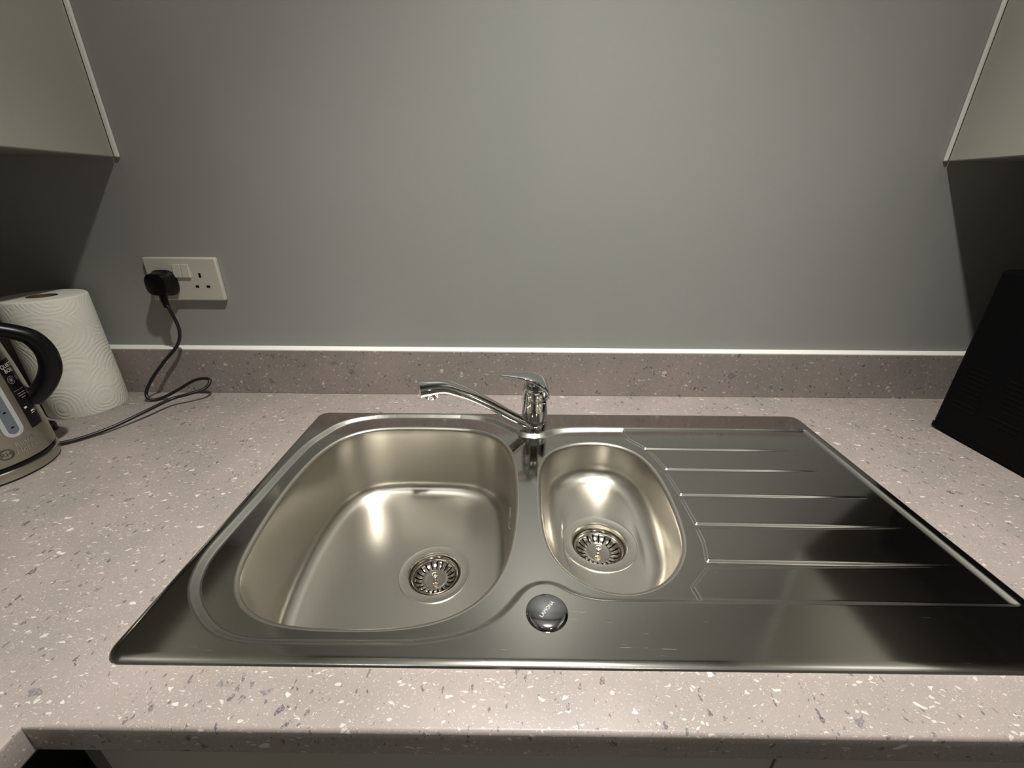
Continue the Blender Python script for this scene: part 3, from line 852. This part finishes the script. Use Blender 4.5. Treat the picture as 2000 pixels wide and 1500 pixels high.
# loop handle on the side facing the sink
ang = R(42.0); hd = Vector((math.cos(ang), math.sin(ang), 0))
hp = [(0.030, 0.2320, 0.013, 0.010), (0.055, 0.2290, 0.013, 0.011), (0.078, 0.2190, 0.013, 0.0115), (0.0965, 0.2095, 0.0135, 0.0120), (0.1085, 0.1980, 0.0140, 0.0130), (0.1155, 0.1750, 0.0145, 0.0135), (0.1130, 0.1490, 0.0145, 0.0140), (0.1035, 0.1290, 0.0145, 0.0140), (0.0905, 0.1130, 0.0145, 0.0140), (0.0760, 0.1010, 0.014, 0.0135)]
q_ = catmull(hp, False, 6); rings = []; sd_ = Vector((-hd.y, hd.x, 0))
for i, r in enumerate(q_):
    a_ = q_[max(i - 1, 0)]; b_ = q_[min(i + 1, len(q_) - 1)]
    d = (hd * float(b_[0] - a_[0]) + Vector((0, 0, float(b_[1] - a_[1])))).normalized()
    n_ = sd_.cross(d)
    p0 = Vector((KC[0], KC[1], 0)) + hd * float(r[0]) + Vector((0, 0, float(r[1])))
    rings.append([tuple(p0 + sd_ * float(r[2]) * math.cos(a) + n_ * float(r[3]) * math.sin(a)) for a in np.linspace(0, 2 * math.pi, 24, endpoint=False)])
obj('handle', *loft(rings, True, True, True), M_black, ke, smooth=True, angle=60)

# ------------------------------------------------------------------ paper towel roll
RC = (-0.9052, -0.0809); RR, RH = 0.0645, 0.2318
ro = thing('paper_towel_roll', (RC[0], RC[1], 0), 'white embossed paper towel roll standing on the worktop behind the kettle', 'paper roll')
pr = [(0.0225, 0.001), (0.050, 0.0), (RR - 0.001, 0.0), (RR, 0.002), (RR + 0.0004, 0.06), (RR, 0.12), (RR + 0.0003, 0.18), (RR, RH - 0.003), (RR - 0.0015, RH - 0.0005)]
pr += [(RR - 0.0015 - k * 0.0015, RH + (0.0003 if k % 2 else 0.0)) for k in range(1, 26)] + [(0.0225, RH - 0.0005)]
obj('paper', *lathe((RC[0], RC[1], 0), pr, 96), M_paper, ro, smooth=True, angle=40)
obj('cardboard_core', *lathe((RC[0], RC[1], 0), [(0.0226, 0.0), (0.0226, RH - 0.001), (0.0216, RH - 0.001), (0.0214, 0.0)], 48), M_card, ro, smooth=True, angle=40)
cp_ = (-0.893, -0.188)  # unidentified black object, modelled as a low round dome
obj('small_black_object', *lathe((cp_[0], cp_[1], 0), [(0.0, 0.0), (0.0185, 0.0), (0.019, 0.002), (0.0185, 0.011), (0.016, 0.0135), (0.0, 0.014)], 32), M_black, None, smooth=True, angle=40, origin=(cp_[0], cp_[1], 0))
tag(bpy.data.objects['small_black_object'], 'unidentified small glossy black object lying between the kettle and the paper roll', 'cap')

# ------------------------------------------------------------------ microwave
mx0, mx1, my0, my1, mz0, mz1 = 0.8075, 1.235, -0.505, -0.1400, 0.010, 0.302
mw = thing('microwave', ((mx0 + mx1) / 2, (my0 + my1) / 2, 0), 'black microwave oven standing at the right end of the worktop', 'microwave')
box('casing', mx0, mx1, my0 + 0.03, my1, mz0, mz1, M_mw, mw, bevel=0.008, seg=4)
box('door', mx0 + 0.001, mx1 - 0.11, my0, my0 + 0.0295, mz0 + 0.002, mz1 - 0.002, M_black, mw, bevel=0.003)
box('control_panel', mx1 - 0.108, mx1 - 0.001, my0, my0 + 0.0295, mz0 + 0.002, mz1 - 0.002, M_black, mw, bevel=0.003)
box('base_tray', mx0 + 0.0008, mx1 - 0.001, my0 + 0.031, my1 - 0.0015, 0.004, mz0 + 0.004, M_mw, mw)
for fx in (mx0 + 0.03, mx1 - 0.03):
    for fy in (my0 + 0.06, my1 - 0.03):
        obj('foot', *lathe((fx, fy, 0), [(0.0, 0.0), (0.011, 0.0), (0.012, 0.005)], 16), M_black, mw)
first = None
slots = []
for gy, wdt in ((-0.1830, 0.036), (-0.2500, 0.040)):
    for k in range(7): slots.append((gy - 0.000, wdt, 0.0840 + k * 0.0085, 0.0022))
    for k in range(2): slots.append((gy + 0.0, wdt + 0.008, 0.0590 + k * 0.0090, 0.0036))
for (gy, wdt, z, hh_) in slots:
    if first is None or first[1] != (wdt, hh_):
        s_ = box('vent_slot_shade', mx0 - 0.0008, mx0 + 0.003, gy - wdt / 2, gy + wdt / 2, z - hh_ / 2, z + hh_ / 2, M_dark, mw)  # raised dark boxes painted as the shade within the vents
        first = (s_, (wdt, hh_), (gy, z))
    else:
        s_ = first[0].copy(); link(s_); s_.parent = mw
        s_.location = first[0].location + Vector((0, gy - first[2][0], z - first[2][1]))

# ------------------------------------------------------------------ stand the kitchen on its floor
for o in list(sc.objects):
    if o.parent is None and o.type in ('MESH', 'EMPTY'):
        o.location.z += H0
